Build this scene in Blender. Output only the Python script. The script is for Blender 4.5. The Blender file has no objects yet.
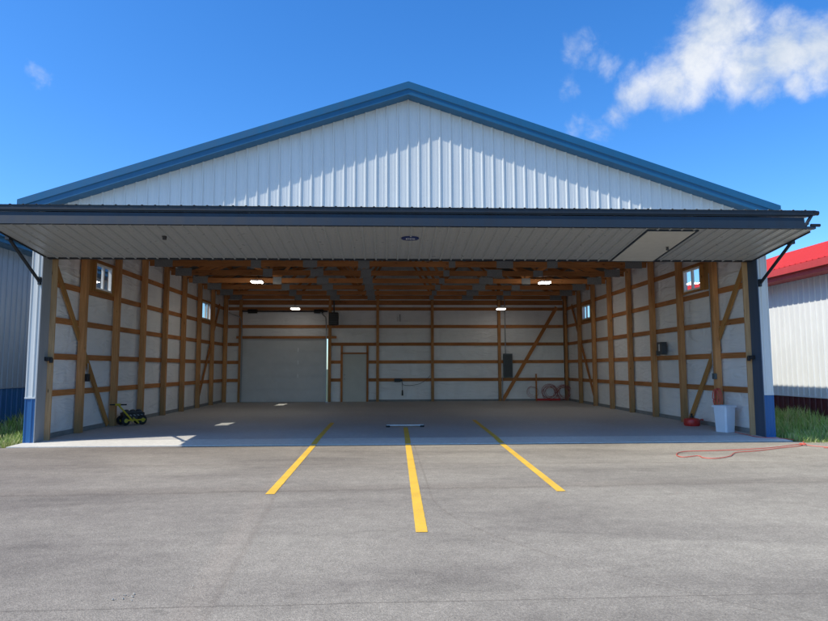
import bpy, math, random
from mathutils import Matrix, Vector, noise
R = math.radians
random.seed(7)
S = bpy.context.scene
C = S.collection

# ---------------------------------------------------------------- materials
def new_mat(name):
    m = bpy.data.materials.new(name); m.use_nodes = True
    nt = m.node_tree; b = nt.nodes['Principled BSDF']
    return m, nt, b
def N(nt, t, **kw):
    n = nt.nodes.new(t)
    for k, v in kw.items():
        if k in n.inputs: n.inputs[k].default_value = v
        else: setattr(n, k, v)
    return n
def L(nt, a, b): nt.links.new(a, b)
def ramp(nt, fac, stops):
    r = nt.nodes.new('ShaderNodeValToRGB'); L(nt, fac, r.inputs[0])
    while len(r.color_ramp.elements) < len(stops): r.color_ramp.elements.new(.5)
    for e, (p, c) in zip(r.color_ramp.elements, stops):
        e.position = p; e.color = (c, c, c, 1) if isinstance(c, (int, float)) else (*c, 1)
    return r.outputs[0]
def mix(nt, fac, a, b, mode='MIX'):
    m = nt.nodes.new('ShaderNodeMix'); m.data_type = 'RGBA'; m.blend_type = mode
    if isinstance(fac, (int, float)): m.inputs[0].default_value = fac
    else: L(nt, fac, m.inputs[0])
    for s, v in ((6, a), (7, b)):
        if isinstance(v, tuple): m.inputs[s].default_value = (*v, 1)
        else: L(nt, v, m.inputs[s])
    return m.outputs[2]
def noise_tex(nt, vec, scale, detail=4, rough=.55, dist=0):
    n = N(nt, 'ShaderNodeTexNoise', Scale=scale, Detail=detail, Roughness=rough, Distortion=dist)
    if vec is not None: L(nt, vec, n.inputs['Vector'])
    return n.outputs['Fac']
def mapping(nt, vec, scale=(1, 1, 1), loc=(0, 0, 0), rot=(0, 0, 0)):
    m = nt.nodes.new('ShaderNodeMapping'); L(nt, vec, m.inputs[0])
    m.inputs['Scale'].default_value = scale; m.inputs['Location'].default_value = loc; m.inputs['Rotation'].default_value = rot
    return m.outputs[0]
def pos(nt): return nt.nodes.new('ShaderNodeNewGeometry').outputs['Position']
def math_(nt, op, a, b=0.0, c=None):
    m = nt.nodes.new('ShaderNodeMath'); m.operation = op
    for i, v in enumerate((a, b) if c is None else (a, b, c)):
        if isinstance(v, (int, float)): m.inputs[i].default_value = v
        else: L(nt, v, m.inputs[i])
    return m.outputs[0]
def bump(nt, b, h, strength=.3, dist=.01):
    n = N(nt, 'ShaderNodeBump', Strength=strength, Distance=dist); L(nt, h, n.inputs['Height']); L(nt, n.outputs[0], b.inputs['Normal'])

def steel(name, col, rough=.38, dirt=.14, spec=.5):
    m, nt, b = new_mat(name); p = pos(nt)
    streak = noise_tex(nt, mapping(nt, p, (3, 3, .35)), 2.2, 5)
    blot = noise_tex(nt, p, .8, 4)
    f = ramp(nt, streak, [(.3, 1 - dirt), (.7, 1.0)])
    g = ramp(nt, blot, [(.3, 1 - dirt * .7), (.7, 1.0)])
    c = mix(nt, 1.0, mix(nt, 1.0, col, f, 'MULTIPLY'), g, 'MULTIPLY')
    L(nt, c, b.inputs['Base Color'])
    L(nt, ramp(nt, streak, [(.3, rough + .12), (.7, rough)]), b.inputs['Roughness'])
    b.inputs['Specular IOR Level'].default_value = spec
    bump(nt, b, noise_tex(nt, p, 1.6, 2), .25, .006)
    return m
def plain(name, col, rough=.5, metal=0, var=.15, scale=9, bmp=.0):
    m, nt, b = new_mat(name); p = nt.nodes.new('ShaderNodeTexCoord').outputs['Object']
    n = noise_tex(nt, p, scale, 5)
    L(nt, mix(nt, 1.0, col, ramp(nt, n, [(.3, 1 - var), (.7, 1 + 0 * var)]), 'MULTIPLY'), b.inputs['Base Color'])
    b.inputs['Roughness'].default_value = rough; b.inputs['Metallic'].default_value = metal
    if bmp: bump(nt, b, n, bmp, .004)
    return m
def wood(name, c_dark, c_mid, c_light, treated=0.0):
    m, nt, b = new_mat(name)
    uv = nt.nodes.new('ShaderNodeUVMap').outputs[0]
    oi = nt.nodes.new('ShaderNodeObjectInfo').outputs['Random']
    off = nt.nodes.new('ShaderNodeCombineXYZ'); L(nt, math_(nt, 'MULTIPLY', oi, 37.0), off.inputs[0]); L(nt, math_(nt, 'MULTIPLY', oi, 11.0), off.inputs[1])
    va = nt.nodes.new('ShaderNodeVectorMath'); L(nt, uv, va.inputs[0]); L(nt, off.outputs[0], va.inputs[1])
    v = va.outputs[0]
    grain = noise_tex(nt, mapping(nt, v, (1.1, 32, 1)), 1.6, 6, .6, .4)
    col = ramp(nt, grain, [(.25, c_dark), (.5, c_mid), (.78, c_light)])
    vor = N(nt, 'ShaderNodeTexVoronoi', Scale=1.0, Randomness=1.0); L(nt, mapping(nt, v, (2.2, 7.5, 1)), vor.inputs['Vector'])
    knot = ramp(nt, vor.outputs['Distance'], [(.05, 0.22), (.13, 1.0)])
    col = mix(nt, 1.0, col, knot, 'MULTIPLY')
    big = noise_tex(nt, mapping(nt, v, (.7, 1.5, 1)), 1.2, 3)
    col = mix(nt, 1.0, col, ramp(nt, big, [(.3, .72), (.7, 1.08)]), 'MULTIPLY')
    tint = ramp(nt, oi, [(0, .8), (1, 1.1)])
    col = mix(nt, 1.0, col, tint, 'MULTIPLY')
    if treated:
        z = nt.nodes.new('ShaderNodeSeparateXYZ'); L(nt, pos(nt), z.inputs[0])
        zz = math_(nt, 'ADD', z.outputs[2], math_(nt, 'MULTIPLY', big, .5))
        f = ramp(nt, math_(nt, 'DIVIDE', zz, 2.2), [(.2, treated), (.62, 0.0)])
        col = mix(nt, f, col, (.22, .175, .09))
    L(nt, col, b.inputs['Base Color']); b.inputs['Roughness'].default_value = .75
    b.inputs['Specular IOR Level'].default_value = .25
    bump(nt, b, grain, .25, .003)
    return m

M = {}
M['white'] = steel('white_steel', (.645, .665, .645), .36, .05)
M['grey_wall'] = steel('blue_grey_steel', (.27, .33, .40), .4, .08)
M['return_lit'] = steel('lit_return_steel', (.30, .32, .34), .4, .1)
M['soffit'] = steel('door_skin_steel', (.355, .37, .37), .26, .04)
M['soffit_door'] = steel('walk_door_steel', (.52, .51, .46), .4, .05)
M['trim_blue'] = steel('blue_roof_steel', (.011, .108, .225), .34, .10)
M['wains_blue'] = steel('blue_wainscot_steel', (.020, .125, .33), .4, .14)
M['navy'] = steel('navy_frame_steel', (.010, .015, .023), .42, .2)
M['slate'] = steel('slate_frame_steel', (.015, .025, .038), .42, .2)
M['red'] = steel('red_roof_steel', (.72, .05, .038), .42, .1)
M['dkred'] = steel('red_fascia_steel', (.60, .065, .055), .42, .12)
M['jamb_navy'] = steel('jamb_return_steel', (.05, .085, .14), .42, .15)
M['burg'] = steel('burgundy_steel', (.11, .008, .016), .4, .14)
M['nb_white'] = steel('neighbour_white_steel', (.80, .82, .80), .42, .10)
M['liner'] = plain('roof_liner', (.16, .15, .14), .8)
M['wood'] = wood('timber', (.35, .130, .040), (.53, .212, .070), (.65, .30, .110))
M['post'] = wood('post_timber', (.42, .175, .060), (.63, .305, .118), (.74, .41, .185), .5)
M['jamb'] = wood('pale_timber', (.42, .25, .115), (.58, .37, .19), (.68, .46, .25))
M['ply'] = wood('plywood', (.42, .19, .055), (.54, .27, .085), (.62, .34, .13))
M['galv'] = plain('galvanised_plate', (.30, .31, .31), .55, .25, .3, 30)
M['track'] = plain('galvanised_track', (.42, .44, .46), .4, .7, .3, 30)
M['grey_door'] = plain('garage_door_steel', (.62, .63, .63), .5, 0, .08, 3)
M['man_door'] = plain('man_door_paint', (.60, .60, .54), .5, 0, .08, 3)
M['black'] = plain('black_plastic', (.012, .012, .014), .45, 0, .3)
M['dkgrey'] = plain('dark_grey_metal', (.07, .075, .08), .5, .2, .25)
M['elec'] = plain('electrical_panel_paint', (.10, .13, .14), .5, .1, .2)
M['vinyl'] = plain('white_vinyl', (.78, .79, .80), .4, 0, .05)
M['binw'] = plain('bin_plastic', (.72, .77, .84), .4, 0, .06, 5)
M['redp'] = plain('red_paint', (.58, .035, .028), .38, 0, .2)
M['cord'] = plain('red_cord', (.70, .13, .085), .5, 0, .15)
M['hose'] = plain('red_hose', (.42, .12, .10), .5, 0, .2)
M['yellow'] = plain('yellow_paint', (.62, .47, .03), .4, 0, .2)
M['rubber'] = plain('rubber', (.016, .016, .017), .8, 0, .3)
M['alu'] = plain('aluminium', (.62, .64, .66), .35, .6, .15)
M['logo'] = plain('sign_blue', (.015, .03, .13), .35, 0, .05)
M['logow'] = plain('sign_white', (.7, .72, .75), .4, 0, .05)
M['labelw'] = plain('paper_label', (.65, .66, .66), .6, 0, .1)
M['stone'] = plain('pale_stone', (.52, .48, .40), .9, 0, .3)
M['kerb'] = plain('wall_base_plank', (.24, .25, .25), .8, 0, .25, 4)

def mk_wrap():
    m, nt, b = new_mat('house_wrap'); p = pos(nt)
    w1 = noise_tex(nt, mapping(nt, p, (1, 1, .55)), 1.5, 2.5, .45, 1.0)
    w2 = noise_tex(nt, mapping(nt, p, (.5, .5, 2.0), rot=(.6, .6, .3)), 2.2, 2, .5, 1.8)
    c = mix(nt, 1.0, (.87, .865, .85), ramp(nt, w1, [(.3, .93), (.65, 1.0)]), 'MULTIPLY')
    L(nt, c, b.inputs['Base Color']); b.inputs['Roughness'].default_value = .42
    h = math_(nt, 'ADD', w1, math_(nt, 'MULTIPLY', w2, .8))
    bump(nt, b, h, .8, .07)
    return m
M['wrap'] = mk_wrap()

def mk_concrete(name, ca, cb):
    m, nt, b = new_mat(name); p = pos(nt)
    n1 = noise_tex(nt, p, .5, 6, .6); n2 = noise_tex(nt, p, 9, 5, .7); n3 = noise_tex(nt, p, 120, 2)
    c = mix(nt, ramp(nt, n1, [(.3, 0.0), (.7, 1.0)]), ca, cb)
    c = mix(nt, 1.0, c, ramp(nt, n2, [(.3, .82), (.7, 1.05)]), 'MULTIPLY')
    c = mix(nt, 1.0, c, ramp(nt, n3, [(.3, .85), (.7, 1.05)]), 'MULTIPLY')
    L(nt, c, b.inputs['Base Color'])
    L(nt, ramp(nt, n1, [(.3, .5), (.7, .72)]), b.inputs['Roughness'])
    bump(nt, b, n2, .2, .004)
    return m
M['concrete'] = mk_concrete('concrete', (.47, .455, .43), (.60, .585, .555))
M['apron'] = mk_concrete('skylit_apron_concrete', (.68, .65, .575), (.80, .765, .68))  # brighter than the floor: open sky light at the front put into its colour

def mk_asphalt():
    m, nt, b = new_mat('asphalt'); p = pos(nt)
    sx = nt.nodes.new('ShaderNodeSeparateXYZ'); L(nt, p, sx.inputs[0]); X, Y = sx.outputs[0], sx.outputs[1]
    patch = noise_tex(nt, mapping(nt, p, (.55, 1.3, 1)), .55, 6, .6, .5)
    lane = noise_tex(nt, mapping(nt, p, (.06, 1.0, 1)), 1.3, 5, .6)
    fine = noise_tex(nt, p, 55, 4, .75); agg = N(nt, 'ShaderNodeTexVoronoi', Scale=95.0); L(nt, p, agg.inputs['Vector'])
    mid = noise_tex(nt, p, 7, 5, .7)
    sun_tint = ramp(nt, math_(nt, 'ADD', math_(nt, 'MULTIPLY', X, .055), math_(nt, 'ADD', .1, math_(nt, 'MULTIPLY', patch, .8))), [(.15, 0.0), (.85, 1.0)])
    c = mix(nt, sun_tint, (.262, .226, .184), (.372, .332, .258))  # lighter, warmer to the right: sun scatter put into the colour, plus patchiness
    c = mix(nt, 1.0, c, ramp(nt, patch, [(.28, .74), (.5, .98), (.72, 1.1)]), 'MULTIPLY')
    c = mix(nt, 1.0, c, ramp(nt, lane, [(.25, .87), (.5, 1.0), (.75, 1.07)]), 'MULTIPLY')
    c = mix(nt, 1.0, c, ramp(nt, mid, [(.3, .86), (.7, 1.08)]), 'MULTIPLY')
    c = mix(nt, 1.0, c, ramp(nt, fine, [(.25, .66), (.5, .98), (.78, 1.27)]), 'MULTIPLY')
    cell = nt.nodes.new('ShaderNodeSeparateColor'); L(nt, agg.outputs['Color'], cell.inputs[0])
    c = mix(nt, 1.0, c, ramp(nt, cell.outputs[0], [(.0, .84), (.6, 1.0), (1.0, 1.2)]), 'MULTIPLY')
    blot = noise_tex(nt, mapping(nt, p, (.8, 1.7, 1), (4, 2, 0)), 1.15, 5, .6, .3)
    c = mix(nt, 1.0, c, ramp(nt, blot, [(.28, .84), (.42, 1.0), (1.0, 1.0)]), 'MULTIPLY')
    oil = noise_tex(nt, mapping(nt, p, (1, 1, 1), (9, 5, 0)), 2.6, 3, .5)
    c = mix(nt, 1.0, c, ramp(nt, oil, [(.22, .74), (.28, 1.0), (1.0, 1.0)]), 'MULTIPLY')
    # paving joints, a wheel scuff and hairline cracks, each a distance to a wandering line
    wob = math_(nt, 'MULTIPLY', math_(nt, 'SUBTRACT', noise_tex(nt, mapping(nt, p, (1, .2, 1)), 1.1, 6, .65), .5), .5)
    def line(expr, w0, w1, dark):
        nonlocal c
        d = math_(nt, 'ABSOLUTE', expr)
        f = nt.nodes.new('ShaderNodeMapRange'); L(nt, d, f.inputs[0]); f.inputs[1].default_value = w0; f.inputs[2].default_value = w1
        f.inputs[3].default_value = 1; f.inputs[4].default_value = 0; f.interpolation_type = 'SMOOTHSTEP'
        amt = math_(nt, 'MULTIPLY', f.outputs[0], ramp(nt, patch, [(.35, .45), (.6, 1.0)]))
        c = mix(nt, amt, c, mix(nt, 1.0, c, (dark, dark * .98, dark * .97), 'MULTIPLY'))
    line(math_(nt, 'ADD', math_(nt, 'ADD', Y, 5.45), math_(nt, 'ADD', math_(nt, 'MULTIPLY', X, -.035), math_(nt, 'MULTIPLY', wob, .9))), .008, .09, .80)
    line(math_(nt, 'ADD', math_(nt, 'ADD', Y, 5.30), math_(nt, 'ADD', math_(nt, 'MULTIPLY', X, -.035), math_(nt, 'MULTIPLY', wob, .3))), .02, .34, .87)
    line(math_(nt, 'ADD', math_(nt, 'ADD', Y, 9.25), math_(nt, 'ADD', math_(nt, 'MULTIPLY', X, -.01), math_(nt, 'MULTIPLY', wob, .12))), .002, .012, .62)
    line(math_(nt, 'ADD', math_(nt, 'ADD', Y, 3.4), math_(nt, 'ADD', math_(nt, 'MULTIPLY', X, .02), math_(nt, 'MULTIPLY', wob, 1.2))), .01, .12, .9)
    # scuff curving from the centre line towards the lower right
    q = math_(nt, 'MINIMUM', math_(nt, 'ADD', Y, 5.9), 0.0); q = math_(nt, 'MULTIPLY', math_(nt, 'MULTIPLY', q, q), .14)
    line(math_(nt, 'SUBTRACT', math_(nt, 'SUBTRACT', X, .08), math_(nt, 'ADD', q, math_(nt, 'MULTIPLY', wob, .05))), .004, .022, .84)
    line(math_(nt, 'ADD', math_(nt, 'ADD', X, 2.25), math_(nt, 'ADD', math_(nt, 'MULTIPLY', Y, .06), math_(nt, 'MULTIPLY', wob, .35))), .02, .16, 1.07)
    line(math_(nt, 'ADD', math_(nt, 'ADD', X, 2.12), math_(nt, 'ADD', math_(nt, 'MULTIPLY', Y, .06), math_(nt, 'MULTIPLY', wob, .35))), .002, .05, .91)
    L(nt, c, b.inputs['Base Color']); b.inputs['Roughness'].default_value = .88; b.inputs['Specular IOR Level'].default_value = .3
    h = math_(nt, 'ADD', math_(nt, 'MULTIPLY', fine, .8), math_(nt, 'MULTIPLY', agg.outputs['Distance'], .8))
    bump(nt, b, h, .55, .008)
    return m
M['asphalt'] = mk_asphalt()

def mk_paint():
    m, nt, b = new_mat('yellow_line_paint'); p = pos(nt)
    n = noise_tex(nt, p, 40, 5, .75); n2 = noise_tex(nt, p, 2.5, 4)
    c = mix(nt, ramp(nt, n, [(.50, 0.0), (.74, .7)]), (.86, .51, .045), (.42, .34, .20))
    c = mix(nt, 1.0, c, ramp(nt, n2, [(.3, .86), (.7, 1.05)]), 'MULTIPLY')
    L(nt, c, b.inputs['Base Color']); b.inputs['Roughness'].default_value = .8
    bump(nt, b, n, .5, .006)
    return m
M['paint'] = mk_paint()

def mk_ground():
    m, nt, b = new_mat('grass_ground'); p = pos(nt)
    n = noise_tex(nt, p, 1.2, 6, .7); n2 = noise_tex(nt, p, 25, 4)
    c = mix(nt, n, (.035, .06, .012), (.10, .12, .04)); c = mix(nt, 1.0, c, ramp(nt, n2, [(.3, .5), (.7, 1.1)]), 'MULTIPLY')
    L(nt, c, b.inputs['Base Color']); b.inputs['Roughness'].default_value = .95
    return m
M['ground'] = mk_ground()
def mk_grass(name, a, bcol):
    m, nt, b = new_mat(name)
    uv = nt.nodes.new('ShaderNodeUVMap').outputs[0]; s = nt.nodes.new('ShaderNodeSeparateXYZ'); L(nt, uv, s.inputs[0])
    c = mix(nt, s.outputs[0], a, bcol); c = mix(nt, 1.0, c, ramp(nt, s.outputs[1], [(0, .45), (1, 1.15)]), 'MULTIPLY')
    L(nt, c, b.inputs['Base Color']); b.inputs['Roughness'].default_value = .6
    tr = N(nt, 'ShaderNodeBsdfTranslucent'); L(nt, c, tr.inputs[0])
    ms = N(nt, 'ShaderNodeMixShader', Fac=.35); L(nt, b.outputs[0], ms.inputs[1]); L(nt, tr.outputs[0], ms.inputs[2])
    L(nt, ms.outputs[0], nt.nodes['Material Output'].inputs[0])
    return m
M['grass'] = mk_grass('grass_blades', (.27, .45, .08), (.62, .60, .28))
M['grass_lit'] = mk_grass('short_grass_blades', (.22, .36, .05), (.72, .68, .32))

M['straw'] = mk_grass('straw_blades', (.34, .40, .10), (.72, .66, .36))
def mk_glass():
    m, nt, b = new_mat('window_glass')
    t = N(nt, 'ShaderNodeBsdfTransparent'); g = N(nt, 'ShaderNodeBsdfGlossy', Roughness=.02)
    t.inputs[0].default_value = (.86, .9, .9, 1)
    lw = nt.nodes.new('ShaderNodeLayerWeight'); lw.inputs[0].default_value = .5; fm = math_(nt, 'MULTIPLY_ADD', math_(nt, 'POWER', lw.outputs['Facing'], 4.0), .6, .04)
    ms = nt.nodes.new('ShaderNodeMixShader'); L(nt, fm, ms.inputs[0]); L(nt, t.outputs[0], ms.inputs[1]); L(nt, g.outputs[0], ms.inputs[2])
    L(nt, ms.outputs[0], nt.nodes['Material Output'].inputs[0])
    return m
M['glass'] = mk_glass()
def mk_emit(name, col, s):
    m, nt, b = new_mat(name)
    b.inputs['Base Color'].default_value = (*col, 1); b.inputs['Emission Color'].default_value = (*col, 1); b.inputs['Emission Strength'].default_value = s
    return m
M['led'] = mk_emit('led_lens', (1, .95, .87), 60.0); M['led_dim'] = mk_emit('rear_led_lens', (1, .95, .87), 9.0)

# ---------------------------------------------------------------- mesh helpers
class MB:
    def __init__(self): self.v = []; self.f = []; self.uv = []
    def face(self, pts, uvs=None):
        i = len(self.v); self.v += [tuple(p) for p in pts]; self.f.append(tuple(range(i, i + len(pts))))
        self.uv.append(uvs or [(p[0] + p[1], p[2]) for p in pts]); return self
    def box(self, x0, x1, y0, y1, z0, z1):
        a = [(x0, y0, z0), (x1, y0, z0), (x1, y1, z0), (x0, y1, z0), (x0, y0, z1), (x1, y0, z1), (x1, y1, z1), (x0, y1, z1)]
        for q in ((0, 3, 2, 1), (4, 5, 6, 7), (0, 1, 5, 4), (1, 2, 6, 5), (2, 3, 7, 6), (3, 0, 4, 7)): self.face([a[i] for i in q])
        return self
    def beam(self, p0, p1, w, h, up=(0, 0, 1)):
        # box along p0-p1; w across (side), h along 'up'; uv u = metres along, v = metres around
        p0, p1 = Vector(p0), Vector(p1); d = p1 - p0; l = d.length; d.normalize()
        s = d.cross(Vector(up))
        if s.length < 1e-4: s = d.cross(Vector((0, 1, 0)))
        s.normalize(); u = s.cross(d); u.normalize()
        c = [(-w / 2, -h / 2), (w / 2, -h / 2), (w / 2, h / 2), (-w / 2, h / 2)]
        r0 = [p0 + s * a + u * b for a, b in c]; r1 = [p1 + s * a + u * b for a, b in c]
        per = [0, w, w + h, 2 * w + h, 2 * w + 2 * h]
        for i in range(4):
            j = (i + 1) % 4
            self.face([r0[i], r0[j], r1[j], r1[i]], [(0, per[i]), (0, per[i + 1]), (l, per[i + 1]), (l, per[i])])
        for r in (r0[::-1], r1): self.face(r, [(0, 0), (.01, 0), (.01, h), (0, h)])
        return self
    def tube(self, pts, r, n=8, cap=True, closed=False):
        pts = [Vector(p) for p in pts]; rings = []; prev = None
        for i, p in enumerate(pts):
            a = pts[i - 1] if i else (pts[-1] if closed else p); b = pts[i + 1] if i < len(pts) - 1 else (pts[0] if closed else p)
            t = (b - a).normalized()
            s = t.cross(Vector((0, 0, 1))) if prev is None else prev - t * prev.dot(t)
            if s.length < 1e-4: s = t.cross(Vector((0, 1, 0)))
            s.normalize(); prev = s; u = s.cross(t)
            rr = r[i] if isinstance(r, (list, tuple)) else r
            rings.append([p + s * math.cos(k * math.tau / n) * rr + u * math.sin(k * math.tau / n) * rr for k in range(n)])
        m = len(rings)
        for i in range(m if closed else m - 1):
            A, B = rings[i], rings[(i + 1) % m]
            for k in range(n): self.face([A[k], A[(k + 1) % n], B[(k + 1) % n], B[k]])
        if cap and not closed: self.face(rings[0][::-1]); self.face(rings[-1])
        return self
    def lathe(self, prof, c, n=20, ax='Z'):
        rings = []
        for r, h in prof:
            ring = []
            for k in range(n):
                a, b = math.cos(k * math.tau / n) * r, math.sin(k * math.tau / n) * r
                ring.append({'Z': (c[0] + a, c[1] + b, c[2] + h), 'X': (c[0] + h, c[1] + a, c[2] + b), 'Y': (c[0] + a, c[1] + h, c[2] + b)}[ax])
            rings.append(ring)
        for A, B in zip(rings, rings[1:]):
            for k in range(n): self.face([A[k], A[(k + 1) % n], B[(k + 1) % n], B[k]])
        return self
    def build(self, name, mat, parent=None, smooth=False, bevel=0, label=None):
        me = bpy.data.meshes.new(name); me.from_pydata(self.v, [], self.f)
        ul = me.uv_layers.new(name='UVMap'); k = 0; buf = [0.0] * (2 * len(me.loops))
        for f in self.uv:
            for q in f: buf[k] = q[0]; buf[k + 1] = q[1]; k += 2
        ul.data.foreach_set('uv', buf)
        me.materials.append(mat); me.validate()
        if smooth or bevel:
            import bmesh
            bm = bmesh.new(); bm.from_mesh(me); bmesh.ops.remove_doubles(bm, verts=bm.verts, dist=1e-5)
            bmesh.ops.recalc_face_normals(bm, faces=bm.faces); bm.to_mesh(me); bm.free()
        o = bpy.data.objects.new(name, me); C.objects.link(o); o.parent = parent
        if smooth:
            me.shade_smooth()
            try: me.set_sharp_from_angle(angle=R(40))
            except Exception: pass
        if bevel:
            b = o.modifiers.new('edge', 'BEVEL'); b.width = bevel; b.segments = 2; b.limit_method = 'ANGLE'
        if label: o['label'] = label
        return o

def tag(o, label, cat, group=None, kind=None):
    o['label'] = label; o['category'] = cat
    if group: o['group'] = group
    if kind: o['kind'] = kind
    return o
def thing(name, label, cat, loc=(0, 0, 0), group=None):
    o = bpy.data.objects.new(name, None); C.objects.link(o); o.location = loc; o.empty_display_size = .3
    return tag(o, label, cat, group)
def struct(o): o['kind'] = 'structure'; return o

RIB = [(-.024, 0), (-.011, .023), (.011, .023), (.024, 0), (.064, 0), (.076, .0035), (.088, 0), (.141, 0), (.153, .0035), (.165, 0)]
def ribbed(mb, s0, s1, bot, top, place, holes=(), phase=0.0, pitch=.229):
    """corrugated sheet: place(s, t, h) -> xyz, ribs run along t"""
    pr = []
    k = math.floor((s0 - phase) / pitch) - 1
    while phase + k * pitch < s1 + pitch:
        pr += [(phase + k * pitch + a, h) for a, h in RIB]; k += 1
    def hh(s):
        for (a, x), (b, y) in zip(pr, pr[1:]):
            if a <= s <= b: return x + (y - x) * (s - a) / max(1e-9, b - a)
        return 0
    ss = [s for s, _ in pr if s0 < s < s1] + [s0, s1] + [q for h in holes for q in h[:2] if s0 < q < s1]
    if callable(top) or callable(bot): ss.append(0.0) if s0 < 0 < s1 else None
    ss = sorted(set(ss)); tb = bot if callable(bot) else (lambda s: bot); tt = top if callable(top) else (lambda s: top)
    for a, b in zip(ss, ss[1:]):
        m = (a + b) / 2; ivs = [(tb(a), tb(b), tt(a), tt(b))]
        for h in holes:
            if h[0] < m < h[1]:
                ivs = [(ivs[0][0], ivs[0][1], h[2], h[2]), (h[3], h[3], ivs[-1][2], ivs[-1][3])]
        ha, hb = hh(a), hh(b)
        for q in ivs:
            if q[2] - q[0] > 1e-4 or q[3] - q[1] > 1e-4:
                mb.face([place(a, q[0], ha), place(b, q[1], hb), place(b, q[3], hb), place(a, q[2], ha)])
    return mb
def flat_sheet(mb, s0, s1, t0, t1, place, holes=()):
    ss = sorted(set([s0, s1] + [q for h in holes for q in h[:2]]))
    for a, b in zip(ss, ss[1:]):
        m = (a + b) / 2; cur = [(t0, t1)]
        for h in holes:
            if h[0] < m < h[1]: cur = [(cur[0][0], h[2]), (h[3], cur[-1][1])]
        for lo, hi in cur:
            if hi - lo > 1e-4: mb.face([place(a, lo, 0), place(b, lo, 0), place(b, hi, 0), place(a, hi, 0)])
    return mb

# ---------------------------------------------------------------- dimensions (metres); X right, Y into the hangar, Z up
W = 7.51            # inner face of wall posts
XS = 7.72           # outer steel skin
FR = -.33           # front siding plane
D = 14.42           # inner face of rear posts
A0, SP = 1.46, 1.814
ROOF = lambda x: 7.52 - .33 * abs(x)
GZ = [.952 + .791 * i for i in range(5)] + [4.80]
RF = -.60          # front edge of roof

# ---------------------------------------------------------------- setting
g = MB(); g.face([(-900, -900, -.10), (900, -900, -.10), (900, 900, -.10), (-900, 900, -.10)]); struct(g.build('ground', M['ground']))
# paved apron: one sheet, its far edge a little ragged where it meets the grass
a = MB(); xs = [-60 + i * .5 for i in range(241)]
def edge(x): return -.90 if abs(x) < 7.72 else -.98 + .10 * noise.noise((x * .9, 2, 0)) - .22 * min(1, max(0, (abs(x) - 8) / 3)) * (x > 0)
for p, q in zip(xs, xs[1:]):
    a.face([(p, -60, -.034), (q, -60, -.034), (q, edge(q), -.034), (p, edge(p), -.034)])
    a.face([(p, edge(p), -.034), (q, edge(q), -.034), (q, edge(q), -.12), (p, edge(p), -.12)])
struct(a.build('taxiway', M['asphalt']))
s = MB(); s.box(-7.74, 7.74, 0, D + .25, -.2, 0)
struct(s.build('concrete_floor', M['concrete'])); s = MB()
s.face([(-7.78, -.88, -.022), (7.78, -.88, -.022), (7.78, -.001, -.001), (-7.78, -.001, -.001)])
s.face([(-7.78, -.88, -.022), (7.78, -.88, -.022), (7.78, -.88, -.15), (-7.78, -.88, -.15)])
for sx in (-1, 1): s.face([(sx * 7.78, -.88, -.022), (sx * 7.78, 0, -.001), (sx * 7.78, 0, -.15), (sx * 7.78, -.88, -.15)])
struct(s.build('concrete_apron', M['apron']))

# painted lead-in lines: one run on the asphalt, one on the concrete
def guide(xn, yn, xf, yf, w, label):
    mb = MB()
    def at(y): return xn + (xf - xn) * (y - yn) / (yf - yn)
    def strip(y0, y1, z0, z1):
        n = max(2, int((y1 - y0) / .15))
        for i in range(n):
            ya, yb = y0 + (y1 - y0) * i / n, y0 + (y1 - y0) * (i + 1) / n
            za, zb = z0 + (z1 - z0) * i / n, z0 + (z1 - z0) * (i + 1) / n
            j = lambda y, k: .004 * noise.noise((y * 6, k * 9 + xn, 0))
            mb.face([(at(ya) - w / 2 + j(ya, 0), ya, za), (at(ya) + w / 2 + j(ya, 1), ya, za), (at(yb) + w / 2 + j(yb, 1), yb, zb), (at(yb) - w / 2 + j(yb, 0), yb, zb)])
    strip(yn, -.885, -.030, -.030); strip(-.878, 0, -.018, .003); strip(0, yf, .004, .004)
    o = mb.build('guide_line', M['paint']); tag(o, label, 'line marking', 'yellow guide lines leading into the hangar'); return o
guide(-1.85, -5.70, -1.93, 3.8, .11, 'left yellow guide line painted from the asphalt into the hangar')
guide(-.125, -7.54, .01, 2.3, .11, 'longest yellow guide line, in the middle, ending at the pale metal bar')
guide(1.68, -5.72, 2.0, 4.4, .11, 'right yellow guide line painted from the asphalt into the hangar')

# ---------------------------------------------------------------- the hangar
H = thing('hangar', 'large white steel aircraft hangar with blue roof trim and its folding door raised open', 'hangar', (0, 0, 0))
# gable front
gb = MB(); ribbed(gb, -7.74, 7.74, 4.36, lambda x: ROOF(x) - .22, lambda s_, t, h: (s_, FR - h, t)); gb.build('gable_siding', M['white'], H)
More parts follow.
